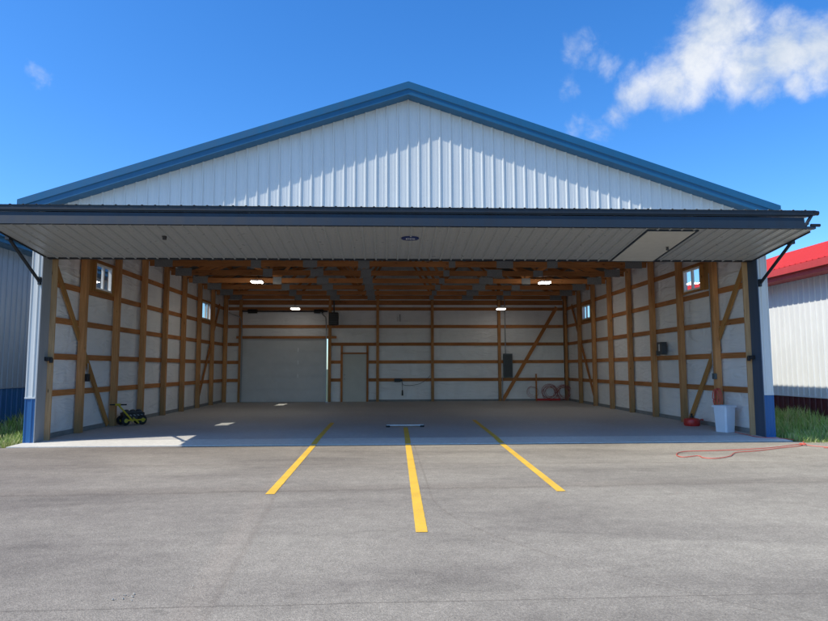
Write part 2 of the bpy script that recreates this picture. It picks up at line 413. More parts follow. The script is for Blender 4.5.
# rake trim
rk = MB()
prof = [(FR + .05, .03), (RF - .03, .03), (RF - .03, -.12), (RF - .004, -.135), (RF - .004, -.245), (FR + .01, -.25)]
for sx in (-1, 1):
    for (ya, za), (yb, zb) in zip(prof, prof[1:]):
        n = 12
        for i in range(n):
            x0, x1 = sx * 7.98 * i / n, sx * 7.98 * (i + 1) / n
            rk.face([(x0, ya, ROOF(x0) + za), (x1, ya, ROOF(x1) + za), (x1, yb, ROOF(x1) + zb), (x0, yb, ROOF(x0) + zb)])
    x = sx * 7.98; rk.face([(x, y, ROOF(x) + z) for y, z in prof])
rk.build('rake_trim', M['trim_blue'], H)
for sx, nm in ((-1, 'l'), (1, 'r')):
    r = MB(); ribbed(r, RF + .02, D + .5, 0, 7.99, lambda s_, t, h, sx=sx: (sx * t, s_, ROOF(t) + .004 + h)); r.build('roof', M['trim_blue'], H)
    l_ = MB(); l_.face([(0, FR + .01, ROOF(0) - .02), (sx * 7.95, FR + .01, ROOF(7.95) - .02), (sx * 7.95, D + .45, ROOF(7.95) - .02), (0, D + .45, ROOF(0) - .02)]); l_.build('roof_liner', M['liner'], H)
    e = MB(); x = 7.98; e.box(*sorted((sx * 7.985, sx * 7.96)), RF, D + .5, ROOF(x) - .30, ROOF(x) + .0); e.box(*sorted((sx * 7.96, sx * 7.75)), RF + .3, D + .5, ROOF(x) - .30, ROOF(x) - .285); e.build('eave_fascia', M['trim_blue'], H)
    # purlins under the roof
for sx in (-1, 1):
    for i in range(12):
        x = sx * (.25 + i * .62); pu = MB(); pu.beam((x, FR + .05, ROOF(x) - .09), (x, D + .15, ROOF(x) - .09), .04, .13); pu.build('purlin', M['wood'], H)

# side walls
WIN = {-1: [(2.05, 2.93, 3.42, 4.06), (10.85, 12.02, 3.40, 4.06)], 1: [(2.14, 3.06, 3.48, 4.06), (10.92, 11.92, 3.42, 3.98)]}
WHOLE = {q: [(a_, b_ + .12, c_ - .02, d_ + .03) for a_, b_, c_, d_ in WIN[q]] for q in WIN}
for sx in (-1, 1):
    wl = MB(); ribbed(wl, FR + .02, D + .22, .9, 4.95, lambda s_, t, h, sx=sx: (sx * (XS + h), s_, t), WHOLE[sx]); wl.build('side_wall', M['white'], H)
    wn = MB(); ribbed(wn, FR + .02, D + .22, -.05, .9, lambda s_, t, h, sx=sx: (sx * (XS + .004 + h), s_, t)); wn.build('wainscot', M['wains_blue'], H)
    wp = MB(); flat_sheet(wp, .05, D + .18, .0, 4.95, lambda s_, t, h, sx=sx: (sx * 7.694, s_, t), WHOLE[sx]); wp.build('wall_wrap', M['wrap'], H)
    kb = MB(); kb.box(*sorted((sx * 7.655, sx * 7.69)), .12, D + .14, .001, .10); kb.build('base_plank', M['kerb'], H)
    # front corner: steel strip, blue foot, navy return, pale timber jamb
    cs = MB(); xi, xo = 7.565, 7.775
    P = [(xi, 0), (xi + .05, 0), (xi + .062, .014), (xi + .082, .014), (xi + .094, 0), (xo - .03, 0), (xo - .022, .012), (xo, .012), (xo, -.35)]
    for z0, z1, mt, nm, ex in ((.90, 4.36, M['white'], 'corner_strip', 0), (-.03, .88, M['wains_blue'], 'corner_foot', .003)):
        cs = MB()
        for (xa, ha), (xb, hb) in zip(P, P[1:]):
            cs.face([(sx * xa, FR - ha - ex, z0), (sx * xb, FR - hb - ex, z0), (sx * xb, FR - hb - ex, z1), (sx * xa, FR - ha - ex, z1)])
        cs.build(nm, mt, H)
    tr = MB(); tr.box(*sorted((sx * xi, sx * (xo + .004))), FR - .022, FR - .003, .875, .905); tr.build('drip_trim', M['white'], H)
    rt = MB(); rt.box(*sorted((sx * 7.545, sx * 7.563)), FR - .02, .0, -.02, 4.3); rt.build('steel_return', M['return_lit'] if sx < 0 else M['jamb_navy'], H)  # left return's lighter grey is a lit tone put into its colour
    jb = MB(); jb.beam((sx * 7.50, .022, 0), (sx * 7.50, .022, 4.4), .04, .125, (1, 0, 0)); jb.build('jamb_board', M['jamb'], H)
    jp = MB(); jp.box(*sorted((sx * 7.55, sx * 7.69)), .044, .15, 0, 4.4); jp.build('corner_post', M['post'], H)
    lt = MB(); lt.box(*sorted((sx * 7.44, sx * 7.58)), -.13, -.002, 1.64, 1.72); lt.box(*sorted((sx * 7.40, sx * 7.46)), -.10, -.05, 1.60, 1.70); lt.build('door_latch', M['black'], H, bevel=.006)
    # posts
    for k in range(8):
        y = A0 + SP * k
        if k == 7: y = D - .01
        p = MB(); p.beam((sx * (W + .07), y + .07, 0), (sx * (W + .07), y + .07, 4.93), .14, .14, (0, 1, 0)); p.build('post', M['post'], H, bevel=.004)
    for i, z in enumerate(GZ):
        if i == 4:      # interrupted where the windows stand below it
            pass
        gi = MB(); gi.beam((sx * 7.671, .15, z), (sx * 7.671, D + .13, z), .036, .13); gi.build('girt', M['wood'], H)
    # braces let in behind the posts
    for y0, z0, y1, z1 in ((.13, 3.93, 3.16, .05), (13.62, 4.2, 10.72, .1)):
        b = MB(); b.beam((sx * 7.632, y0, z0), (sx * 7.632, y1, z1), .036, .14, (0, .79, .61)); b.build('wall_brace', M['wood'] if y0 > 5 else M['ply'], H)
    # windows
    for wi, (y0, y1, z0, z1) in enumerate(WIN[sx]):
        f = MB(); xa, xb = sorted((sx * 7.565, sx * 7.635)); t = .045; ym = (y0 + y1) / 2
        f.box(xa, xb, y0, y1, z0, z0 + t); f.box(xa, xb, y0, y1, z1 - t, z1); f.box(xa, xb, y0, y0 + t, z0 + t, z1 - t); f.box(xa, xb, y1 - t, y1, z0 + t, z1 - t)
        f.box(xa + .008, xb - .008, ym - .035, ym + .035, z0 + t, z1 - t)
        fo = f.build('window', M['vinyl'], H)
        for ya, yb in ((y0 + t, ym - .035), (ym + .035, y1 - t)):
            q = MB(); q.face([(sx * 7.60, ya, z0 + t), (sx * 7.60, yb, z0 + t), (sx * 7.60, yb, z1 - t), (sx * 7.60, ya, z1 - t)]); q.build('pane', M['glass'], fo)
        cz = MB()
        for (u0, u1, v0, v1) in ((y0 - .04, y0, z0 - .04, z1 + .04), (y1, y1 + .04, z0 - .04, z1 + .04)):
            cz.beam((sx * 7.605, (u0 + u1) / 2, v0), (sx * 7.605, (u0 + u1) / 2, v1), .04, .10, (1, 0, 0))
        cz.beam((sx * 7.605, y0, z0 - .02), (sx * 7.605, y1, z0 - .02), .10, .04); cz.beam((sx * 7.605, y0, z1 + .02), (sx * 7.605, y1, z1 + .02), .10, .04)
        cz.build('window_casing', M['ply'], fo)
        pl = MB(); pk = [A0 + SP * k for k in range(8)]; lo = max(p for p in pk if p < y0) + .14; hi = min(p for p in pk if p > y1)
        for u0, u1 in ((lo, y0 - .04), (y1 + .04, hi)):
            if u1 - u0 > .03: MB().beam((sx * 7.645, (u0 + u1) / 2, z0 - .05), (sx * 7.645, (u0 + u1) / 2, z1 + .05), u1 - u0, .012, (1, 0, 0)).build('window_filler', M['ply'], fo)

# rear wall
HOLES = [(-6.86, -3.09, 0.0, 2.78), (-2.41, -1.39, 0.0, 2.09)]
YB = D + .205
rw = MB(); ribbed(rw, -7.74, 7.74, .0, lambda x: ROOF(x) - .03, lambda s_, t, h: (s_, YB + h, t), HOLES); rw.build('rear_wall', M['white'], H)
wp = MB(); flat_sheet(wp, -7.69, 7.69, 0, 5.0, lambda s_, t, h: (s_, D + .182, t), HOLES); wp.build('wall_wrap', M['wrap'], H)
for x in (-7.60, -6.93, -3.0, -.88, 1.56, 4.57, 7.58):
    p = MB(); p.beam((x, D + .07, 0), (x, D + .07, 5.0), .14 if abs(x) > 7 else .12, .14, (0, 1, 0)); p.build('post', M['post'], H)
for x in (-2.47, -1.33):
    p = MB(); p.beam((x, D + .09, 0), (x, D + .09, 2.46), .09, .10, (0, 1, 0)); p.build('door_stud', M['wood'], H)
for i, z in enumerate(GZ[:5] + [4.40]):
    segs = [(-7.5, 7.5)]
    if z < 2.13: segs = [(-7.5, -6.99), (-2.94, -2.52), (-1.28, 7.5)]
    elif z < 2.8: segs = [(-7.5, -6.99), (-2.94, 7.5)]
    for u0, u1 in segs:
        gi = MB(); gi.beam((u0, D + .155, z), (u1, D + .155, z), .036, .14 if i < 5 else .2); gi.build('girt', M['wood'], H)
gh = MB(); gh.beam((-7.1, D + .03, 2.84), (-2.7, D + .03, 2.84), .045, .11); gh.build('garage_header', M['wood'], H)
dh = MB(); dh.beam((-2.515, D + .09, 2.13), (-1.285, D + .09, 2.13), .10, .07); dh.build('door_header', M['wood'], H)
b = MB(); b.beam((4.70, D + .115, .02), (7.22, D + .115, 4.2), .036, .15, (-.86, 0, .5)); b.build('wall_brace', M['wood'], H)
kb = MB(); kb.box(-1.28, 7.5, D + .14, D + .18, .001, .08); kb.build('base_plank', M['kerb'], H)
# overhead garage door in the rear wall
gd = MB()
gd.box(-6.90, -3.165, D + .135, D + .15, .0, 2.80)
for i in range(5):
    z0 = .01 + i * .553; gd.box(-6.83, -3.165, D + .10, D + .14, z0, z0 + .548)
    gd.box(-6.83, -3.165, D + .092, D + .10, z0 + .025, z0 + .075); gd.box(-6.83, -3.165, D + .092, D + .10, z0 + .47, z0 + .523)
    for q in range(4): gd.box(-6.75 + q * .9, -6.03 + q * .9, D + .095, D + .10, z0 + .14, z0 + .41)
go = gd.build('garage_door', M['grey_door'], H)
for z in (1.06, 1.65, 2.20):
    h = MB(); h.box(-4.42, -4.37, D + .075, D + .094, z, z + .17); h.build('white_mark', M['vinyl'], go)  # white pieces added to stand in for small bright marks on the door
for x in (-6.86, -3.15):
    t = MB(); t.box(x - .02, x + .02, D - .02, D + .05, .02, 2.9)
    pts = [(x, D, 2.9)] + [(x, D + .02 - .42 * (1 - math.cos(q * math.pi / 10)), 2.9 + .8 * math.sin(q * math.pi / 10)) for q in range(1, 6)] + [(x, D - 2.3, 3.72)]
    t.tube(pts, .025, 6); t.build('track', M['track'], go)
ga = MB(); ga.tube([(-6.85, D - .02, 3.99), (-3.1, D - .02, 3.99)], .03, 8); ga.tube([(-6.6, D - .02, 3.99), (-6.2, D - .02, 3.99)], .09, 12); ga.tube([(-3.7, D - .02, 3.99), (-3.3, D - .02, 3.99)], .09, 12); ga.build('spring_shaft', M['black'], go)
md = MB(); md.box(-2.425, -1.375, D + .12, D + .165, .0, 2.095); mo = md.build('man_door', M['man_door'], H)
k = MB(); k.lathe([(0, 0), (.03, -.0), (.03, -.05), (.0, -.065)], (-2.47 + .13, D + .12, 1.0), 12, 'Y'); k.lathe([(0, 0), (.025, 0), (.025, -.04), (0, -.045)], (-2.47 + .13, D + .12, 1.18), 12, 'Y'); k.build('handle', M['track'], mo, smooth=True)

# roof trusses
def truss(y):
    c = MB()
    c.beam((-7.45, y, 4.58), (7.45, y, 4.58), .04, .165)
    for sx in (-1, 1): c.beam((sx * 7.6, y, ROOF(7.6) - .255), (0, y, ROOF(0) - .255), .04, .18)
    for sx in (-1, 1): c.beam((sx * 7.38, y, 4.69), (sx * 7.38, y, ROOF(7.4) - .33), .04, .12, (1, 0, 0))
    t = c.build('truss', M['wood'], H)
    webs = [(-7.15, 4.68, -5.7, None), (-4.3, 4.68, -5.7, None), (-4.3, 4.68, -2.9, None), (-1.5, 4.68, -2.9, None), (-1.5, 4.68, 0, None), (1.5, 4.68, 0, None), (1.5, 4.68, 2.9, None), (4.5, 4.68, 2.9, None), (4.5, 4.68, 5.7, None), (7.15, 4.68, 5.7, None)]
    for x0, z0, x1, _ in webs:
        w = MB(); w.beam((x0, y, z0), (x1, y, ROOF(x1) - .35), .038, .09, (1, 0, 0)); w.build('web', M['wood'], t)
    for x, z, w_, h_ in [(-7.05, 4.60, .52, .25), (7.05, 4.60, .52, .25), (-2.75, 4.59, .42, .24), (-1.15, 4.59, .34, .26), (3.1, 4.59, .50, .24), (4.55, 4.58, .32, .2), (-4.35, 4.58, .3, .26), (1.5, 4.58, .2, .2)] + [(q, ROOF(q) - .27, .26, .22) for q in (-5.7, -2.9, 2.9, 5.7, 0)]:
        g_ = MB()
        for o in (-.024, .024): g_.box(x - w_ / 2, x + w_ / 2, y + o - .003, y + o + .003, z - h_ / 2, z + h_ / 2)
        g_.build('gusset_plate', M['galv'], t)
for k in range(8): truss(A0 + SP * k + (.07 if k < 7 else -.12))

# the folding door: lower panel (rises outward) under the upper panel
DW = 7.53
def panel_frame(p_in, p_out):
    p_in, p_out = Vector(p_in), Vector(p_out); d = (p_out - p_in); ln = d.length; d.normalize(); n = Vector((1, 0, 0)).cross(d)
    if n.z > 0: n = -n           # n points down
    return p_in, d, n, ln
o_, d_, n_, LN = panel_frame((0, -.18, 3.79), (0, -2.30, 4.045))
def lp(x, t, h): q = o_ + d_ * t + n_ * h; return (x, q.y, q.z)
sk = MB(); ribbed(sk, -DW, DW, .02, LN - .02, lambda s_, t, h: lp(s_, t, h))
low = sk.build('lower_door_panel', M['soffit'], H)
def lbox(mb, x0, x1, t0, t1, h0, h1):
    a = [lp(x, t, h) for h in (h0, h1) for x, t in ((x0, t0), (x1, t0), (x1, t1), (x0, t1))]
    for q in ((0, 3, 2, 1), (4, 5, 6, 7), (0, 1, 5, 4), (1, 2, 6, 5), (2, 3, 7, 6), (3, 0, 4, 7)): mb.face([a[i] for i in q])
fr = MB()
lbox(fr, -DW + .20, DW - .20, LN - .06, LN + .0, -.205, -.03); lbox(fr, -DW, DW, LN - .06, LN + .001, -.029, .012); fr.build('outer_rail', M['slate'], low)
fr = MB(); lbox(fr, -DW, DW, -.03, .045, -.12, .022); fr.build('inner_rail', M['navy'], low)
for sx in (-1, 1):
    fr = MB(); lbox(fr, *sorted((sx * DW, sx * (DW - .05))), .05, LN - .30, -.14, -.002); lbox(fr, *sorted((sx * (DW + .03), sx * (DW + .005))), .10, LN - .2, -.03, .02); fr.build('side_rail', M['navy'], low)
fr = MB(); lbox(fr, -DW + .06, DW - .06, .06, LN - .08, -.12, -.10); fr.build('panel_liner', M['soffit'], low)
# walk door in the lower panel
wd = MB(); lbox(wd, 4.42, 5.32, .03, 1.97, .008, .026); wdo = wd.build('walk_door', M['soffit_door'], low)
wf = MB()
for q in ((4.375, 4.412, .0, 2.01), (5.328, 5.365, .0, 2.01), (4.413, 5.327, 1.976, 2.01)): lbox(wf, *q, .004, .030)
wf.build('walk_door_frame', M['slate'], low)
kn = MB(); c = lp(5.20, 1.03, .03); kn.lathe([(0, -.07), (.03, -.06), (.03, -.03), (.015, -.02), (.035, 0)], c, 12); kn.build('door_knob', M['dkgrey'], low, smooth=True)
# oval sign and a small sensor on the skin
lg = MB(); lg.face([lp(.17 * math.cos(k * math.tau / 28) - .01, 1.44 + .105 * math.sin(k * math.tau / 28), .024) for k in range(28)])
for k in range(28):
    p0, p1 = k * math.tau / 28, (k + 1) * math.tau / 28
    lg.face([lp(.17 * math.cos(p0) - .01, 1.44 + .105 * math.sin(p0), .024), lp(.17 * math.cos(p1) - .01, 1.44 + .105 * math.sin(p1), .024), lp(.17 * math.cos(p1) - .01, 1.44 + .105 * math.sin(p1), .001), lp(.17 * math.cos(p0) - .01, 1.44 + .105 * math.sin(p0), .001)])
lg.build('oval_sign', M['logo'], low, label='small dark blue oval maker badge with white lettering')
lt = MB()
for i, (x, w_) in enumerate(((-.075, .03), (-.035, .022), (.0, .026), (.035, .02), (.068, .03))): lbox(lt, x - w_ / 2, x + w_ / 2, 1.415 + .01 * (i % 2), 1.465, .0245, .027)
lt.build('sign_lettering', M['logow'], low)
sn = MB(); sn.lathe([(0, -.07), (.035, -.065), (.04, -.02), (.05, 0)], lp(-4.65, 1.44, .0), 12); sn.build('sensor', M['black'], low, smooth=True)
# upper panel
up = MB(); ribbed(up, -DW - .02, DW + .02, .25, 2.33, lambda s_, t, h: (s_, -t, 4.370 + h * .55))
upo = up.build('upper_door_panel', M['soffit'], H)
q = MB(); q.box(-DW - .02, DW + .02, -2.315, -2.25, 4.285, 4.368); q.box(-DW + .05, DW - .05, -2.29, -2.25, 4.262, 4.284); q.build('outer_rail', M['navy'], upo)
q = MB(); q.box(-DW, DW, -2.249, -.25, 4.30, 4.362); q.build('panel_liner', M['soffit'], upo)
hd = MB(); hd.box(-7.54, 7.54, FR + .03, -.02, 4.18, 4.43); hd.build('door_header_tube', M['navy'], H)
# timber header behind
hb = MB(); hb.beam((-7.5, .08, 4.55), (7.5, .08, 4.55), .12, .3); hb.build('header_beam', M['wood'], H)
for sx in (-1, 1):
    st = MB(); p0, p1 = Vector((sx * 7.60, FR - .05, 3.28)), Vector((sx * 7.60, -1.46, 3.935))
    st.tube([p0, p1], .032, 10); st.tube([p0 + Vector((0, .04, -.03)), p0 + Vector((0, .04, .05))], .05, 8)
    st.box(*sorted((sx * 7.57, sx * 7.62)), FR - .06, FR + .02, 3.20, 3.36)
    st.box(*sorted((sx * 7.555, sx * 7.63)), -1.54, -1.40, 3.90, 3.99)
    st.build('door_strut', M['navy'], H, smooth=False)
    ln = MB(); ln.tube([(sx * 7.50, -2.27, 4.32), (sx * 7.34, -2.27, 4.08)], .032, 8); ln.tube([(sx * 7.50, -2.28, 4.33), (sx * 7.60, -2.28, 4.33)], .045, 8); ln.tube([(sx * 7.45, -2.28, 4.10), (sx * 7.62, -2.28, 4.10)], .03, 8); ln.build('door_link', M['navy'], H)

# ---------------------------------------------------------------- lights hung in the hangar
def strip_light(x, y, z, label):
    t = thing('strip_light', label, 'ceiling light', (x, y, z), 'lit strip lights under the hangar roof')
    h = MB(); h.box(-.19, .19, -.19, .19, .02, .075); h.build('housing', M['alu'], t)
    l_ = MB(); l_.box(-.17, .17, -.17, .17, -.012, .018); l_.build('lens', M['led'] if y < 10 else M['led_dim'], t)
    for yy in (-.15, .15):
        w = MB(); w.tube([(0, yy, .07), (0, yy, 4.70 - z)], .006, 6); w.build('hanger', M['dkgrey'], t)
strip_light(-4.86, 7.80, 4.38, 'lit strip light at front left, near the left wall posts')
strip_light(4.98, 7.80, 4.38, 'lit strip light at front right, near the right wall posts')
strip_light(-4.37, 13.3, 3.99, 'lit strip light farther back, above the grey garage door')
strip_light(4.46, 13.3, 3.99, 'lit strip light farther back, above the electrical panel')

# ---------------------------------------------------------------- things on the walls
t = thing('heater', 'black unit heater hung high beside the garage door', 'heater', (-2.80, D - .35, 3.35))
m = MB(); m.box(-.2, .2, -.2, .2, 0, .55); m.build('housing', M['black'], t, bevel=.015)
m = MB(); [m.box(-.17, .17, -.215, -.201, .06 + i * .075, .095 + i * .075) for i in range(6)]; m.build('louvre', M['dkgrey'], t)
m = MB(); m.tube([(0, .1, .55), (0, .1, 1.1)], .03, 8); m.build('hanger', M['dkgrey'], t)
t = thing('breaker_panel', 'grey green electrical panel on the rear wall beside the diagonal brace', 'electrical panel', (4.94, D + .06, 1.04))
m = MB(); m.box(-.2, .2, -.08, .07, 0, 1.06); m.build('cabinet', M['elec'], t, bevel=.008)
m = MB(); m.box(-.165, .165, -.095, -.081, .05, 1.0); m.build('cover', M['dkgrey'], t, bevel=.004)
m = MB(); m.tube([(-.1, 0, 1.06), (-.1, 0, 3.5)], .02, 8); m.tube([(-.25, -.0, 0.05), (-.25, 0, -1.0)], .018, 8); m.build('conduit', M['track'], t)
t = thing('tool_charger', 'black box on the rear wall with a cable and a hanging plug', 'charger', (0.0, D + .07, .86))
m = MB(); m.box(-.14, .14, -.06, .06, 0, .15); m.box(.08, .22, -.05, .05, .02, .12); m.build('case', M['black'], t, bevel=.015)
m = MB(); pts = [(.2, 0, .02), (.22, -.02, -.15), (.22, -.02, -.38)]; m.tube(pts, .009, 6); m.tube([(.22, -.02, -.36), (.22, -.02, -.60)], [.03, .04], 8)
m.tube([(.2, 0, 0)] + [(.25 + i * .1, -.02, -.13 - .03 * math.sin(i * .6) + .012 * max(0, i - 6) ** 2) for i in range(13)], .008, 6); m.build('cable', M['black'], t)
t = thing('pull_cord', 'thin dark cord with a hook hanging high on the rear wall', 'cord', (.12, D + .1, 3.55))
m = MB(); m.tube([(0, 0, 0), (0, 0, .32)], .014, 6); m.tube([(-.1, 0, .0), (-.1, 0, .2)], .007, 6); o = m.build('cord', M['dkgrey'], t)
t = thing('meter_box', 'dark grey box with a pale label on the right wall', 'electrical box', (7.55, 4.5, 1.84))
m = MB(); m.box(-.08, .07, -.17, .17, 0, .36); m.build('case', M['dkgrey'], t, bevel=.01)
m = MB(); m.box(-.084, -.0805, -.03, .05, .1, .3); m.build('label_plate', M['labelw'], t)
m = MB(); m.box(-.05, .02, .18, .30, -.02, .12); m.build('outlet', M['elec'], t)
t = thing('wall_switch', 'black switch box with short conduit on the second left wall post', 'switch', (-7.46, A0 + .15, 1.18))
m = MB(); m.box(-.04, .04, -.05, .05, 0, .18); m.build('case', M['black'], t, bevel=.008)
m = MB(); m.tube([(0, 0, .18), (0, 0, .42)], .014, 6); m.build('conduit', M['track'], t)
t = thing('wall_outlet', 'small grey outlet box with a short cord on the right wall above the bin', 'outlet', (7.47, A0 + .02, 1.18))
m = MB(); m.box(-.03, .035, -.06, .06, 0, .14); m.build('case', M['elec'], t, bevel=.006)
m = MB(); m.tube([(0, .05, .14), (0, .05, 2.6)], .012, 6); m.build('conduit', M['track'], t)

def coil(mb, c, r, turns, ax, rad, jit=.03, n=26, squash=1.0, phase=0):
    pts = []
    for i in range(int(turns * n) + 1):
        a = i * math.tau / n + phase; k = i // n
        rr = r * (1 + jit * math.sin(i * .19 + k * 1.7) - jit * 1.6 * ((k * 7) % 5) / 5); w = .05 * math.sin(k * 2.1 + i * .11)
        u, v = rr * math.cos(a), rr * squash * math.sin(a)
        pts.append((c[0] + u, c[1] + w, c[2] + v) if ax == 'Y' else (c[0] + w, c[1] + u, c[2] + v))
    mb.tube(pts, rad, 6); return mb
m = MB(); coil(m, (7.47, A0 - .06, .72), .13, 4.3, 'X', .011, .12, 24, 1.7); m.tube([(7.46, A0 - .02, .52), (7.42, A0 - .06, .3), (7.36, A0 - .16, .06), (7.34, A0 - .2, .02)], .012, 6)
o = m.build('hanging_cord', M['cord']); tag(o, 'coil of red cord hanging on the right wall post above the bin', 'cord')
t = thing('hose_rack', 'low red rack with an upright stake in the rear right corner', 'rack', (6.15, D - .18, 0))
m = MB(); m.box(0, 1.05, -.06, .06, .02, .11); m.build('base_bar', M['redp'], t)
m = MB(); m.box(-.03, .03, -.03, .03, 0, 1.2); m.build('stake', M['wood'], t)
for i, (x, r, dx, lb) in enumerate(((6.78, .33, 0, 'red hose coil standing on the rack in the middle of three'), (7.40, .32, 0, 'red hose coil nearest the rear right corner post'), (6.05, .26, 0, 'faint red hose coil hanging left of the rack stake'))):
    m = MB(); coil(m, (x, D - .06 - .05 * (i == 1), .38 + .04 * (i == 2)), r, 9.5 if i < 2 else 2.4, 'Y', .007 if i < 2 else .006, .2, 28, .95, i)
    o = m.build('hose_coil', M['hose']); tag(o, lb, 'hose', 'red hoses in the rear corner')

# ---------------------------------------------------------------- things on the floor
t = thing('trash_bin', 'tall white plastic trash bin beside the right door jamb', 'trash bin', (7.27, .74, 0)); t.rotation_euler = (0, 0, R(24))
m = MB(); w0, w1, hh = .145, .172, .585
for (a_, b_) in (((-1, -1), (1, -1)), ((1, -1), (1, 1)), ((1, 1), (-1, 1)), ((-1, 1), (-1, -1))):
    m.face([(a_[0] * w0, a_[1] * w0, 0), (b_[0] * w0, b_[1] * w0, 0), (b_[0] * w1, b_[1] * w1, hh), (a_[0] * w1, a_[1] * w1, hh)])
m.face([(-w0, -w0, .01), (w0, -w0, .01), (w0, w0, .01), (-w0, w0, .01)]); m.build('body', M['binw'], t, bevel=.03, smooth=True)
m = MB()
for q in ((-.186, .186, -.186, -.165), (-.186, .186, .165, .186), (-.186, -.165, -.165, .165), (.165, .186, -.165, .165)): m.box(*q, hh - .03, hh + .012)
m.build('rim', M['binw'], t)
t = thing('red_canister', 'low round red canister with a knob on the floor beside the right wall', 'canister', (7.24, 2.25, 0)); t.scale = (.86, .86, .9)
m = MB(); m.lathe([(0, .0), (.20, .0), (.225, .03), (.225, .17), (.20, .20), (.0, .235)], (0, 0, 0), 26); m.build('body', M['redp'], t, smooth=True)
m = MB(); m.lathe([(.05, .22), (.05, .27), (.03, .28), (.03, .31), (.045, .33), (0, .345)], (0, 0, 0), 14); m.build('knob', M['black'], t, smooth=True)
m = MB(); m.tube([(.21, 0, .15), (.28, -.02, .17), (.33, -.03, .16)], .02, 8); m.build('spout', M['redp'], t)
t = thing('aircraft_tug', 'yellow and black aircraft tug with a tow handle by the left wall', 'tug', (-7.20, 3.62, 0)); t.scale = (.8, .8, .9); t.rotation_euler = (0, 0, R(42))
m = MB(); m.box(-.32, .36, -.16, .2, .14, .36); m.build('motor_body', M['black'], t, bevel=.03)
m = MB(); [m.lathe([(.09, -.0), (.10, .05), (.06, .09), (0, .10)], (-.18 + .2 * i, .02, .35), 12) for i in range(3)]; m.box(-.28, .3, -.1, .1, .355, .385); m.build('engine_top', M['dkgrey'], t)
for x, y in ((-.27, -.2), (.27, -.2), (-.27, .22), (.27, .22)):
    m = MB(); m.lathe([(0, -.05), (.10, -.05), (.135, -.03), (.14, 0), (.135, .03), (.10, .05), (0, .05)], (x, y, .14), 18, 'Y'); w_ = m.build('wheel', M['rubber'], t, smooth=True)
    m = MB(); m.lathe([(0, -.056), (.06, -.056), (.065, -.045)], (x, y, .14), 12, 'Y'); m.build('rim', M['yellow'], w_)
m = MB(); m.tube([(-.26, -.26, .15), (.34, -.26, .15)], .022, 8); m.tube([(-.06, -.27, .22), (.12, -.30, .06)], .022, 8); m.tube([(-.1, -.27, .1), (.0, -.27, .17), (.1, -.27, .1)], .018, 8); m.build('frame', M['yellow'], t)
m = MB(); m.tube([(-.10, -.25, .16), (-.60, -.42, .62)], .026, 8); m.tube([(-.60 - .06, -.42 + .056, .62), (-.60 + .06, -.42 - .056, .62)], .032, 8); m.build('tow_handle', M['yellow'], t)
for s_ in (-1, 1):
    m = MB(); a_ = Vector((-.60, -.42, .62)); v = Vector((.73, -.68, 0)).normalized(); m.tube([a_ + v * s_ * .09, a_ + v * s_ * .27], .018, 8); m.build('grip', M['rubber'], t)
m = MB(); [m.tube([(-.25 + i * .12, -.17, .30), (-.2 + i * .12, -.19, .27)], .012, 6) for i in range(5)]; m.build('fitting', M['alu'], t)
t = thing('chock_bar', 'pale metal bar lying across the floor at the end of the middle yellow line', 'wheel stop', (0, 2.47, 0))
m = MB(); m.box(-.47, .47, -.05, .05, .03, .06); m.build('bar', M['alu'], t, bevel=.006)
for x in (-.43, .43):
    m = MB(); m.box(x - .05, x + .05, -.08, .08, .0, .045); m.build('foot', M['rubber'], t, bevel=.006)

def spline(pts, n=6):
    P = [Vector(p) for p in pts]; P = [P[0]] + P + [P[-1]]; out = []
    for i in range(1, len(P) - 2):
        for k in range(n):
            u = k / n; a, b_, c_, d = P[i - 1], P[i], P[i + 1], P[i + 2]
            out.append(.5 * ((2 * b_) + (c_ - a) * u + (2 * a - 5 * b_ + 4 * c_ - d) * u * u + (3 * b_ - a - 3 * c_ + d) * u ** 3))
    return out + [P[-2]]
zc = -.020
path = [(7.36, .5, .015), (7.34, 0, .012), (7.37, -.38, .0), (7.72, -.55, -.01), (7.93, -.92, zc), (7.60, -1.45, zc), (7.30, -1.75, zc), (6.86, -1.96, zc), (6.15, -2.35, zc), (5.67, -2.53, zc), (5.31, -2.97, zc), (4.94, -3.21, zc), (4.78, -3.12, zc), (4.80, -2.90, zc), (4.48, -3.03, zc), (4.51, -2.73, zc), (4.83, -2.35, zc), (5.5, -2.26, zc), (6.22, -2.20, zc + .016), (6.9, -1.88, zc + .012), (7.45, -1.60, zc + .016), (7.62, -1.75, zc), (7.9, -2.06, zc), (7.62, -2.02, zc)]
m = MB(); m.tube(spline(path, 8), .0075, 6); 
kn = [(7.50 + .05 * math.cos(i * .9), -1.60 + .06 * math.sin(i * .9), zc + .012 + .004 * (i % 5)) for i in range(18)]; m.tube(spline(kn, 4), .0075, 6)
o = m.build('extension_cord', M['cord'], smooth=True); tag(o, 'long red extension cord looped on the sunlit asphalt before the right corner', 'cord')

# crumbs of loose stone on the asphalt
m = MB()
def stone(x, y, r):
    c = Vector((x, y, -.034 + r * .5)); v = [Vector((random.gauss(0, 1), random.gauss(0, 1), random.gauss(0, .8))).normalized() * r * random.uniform(.6, 1) for _ in range(6)]
    v = [Vector((1, 0, 0)), Vector((-1, 0, 0)), Vector((0, 1, 0)), Vector((0, -1, 0)), Vector((0, 0, 1)), Vector((0, 0, -1))]; v = [c + q * r * random.uniform(.5, 1.1) for q in v]
    for i, j, k in ((0, 2, 4), (2, 1, 4), (1, 3, 4), (3, 0, 4), (2, 0, 5), (1, 2, 5), (3, 1, 5), (0, 3, 5)): m.face([v[i], v[j], v[k]])
for _ in range(20): stone(-2.18 + random.gauss(0, .06), -9.06 + random.gauss(0, .04), random.uniform(.004, .011))
for _ in range(60): stone(random.uniform(-7, 7), random.uniform(-9, -1.2), random.uniform(.003, .008))
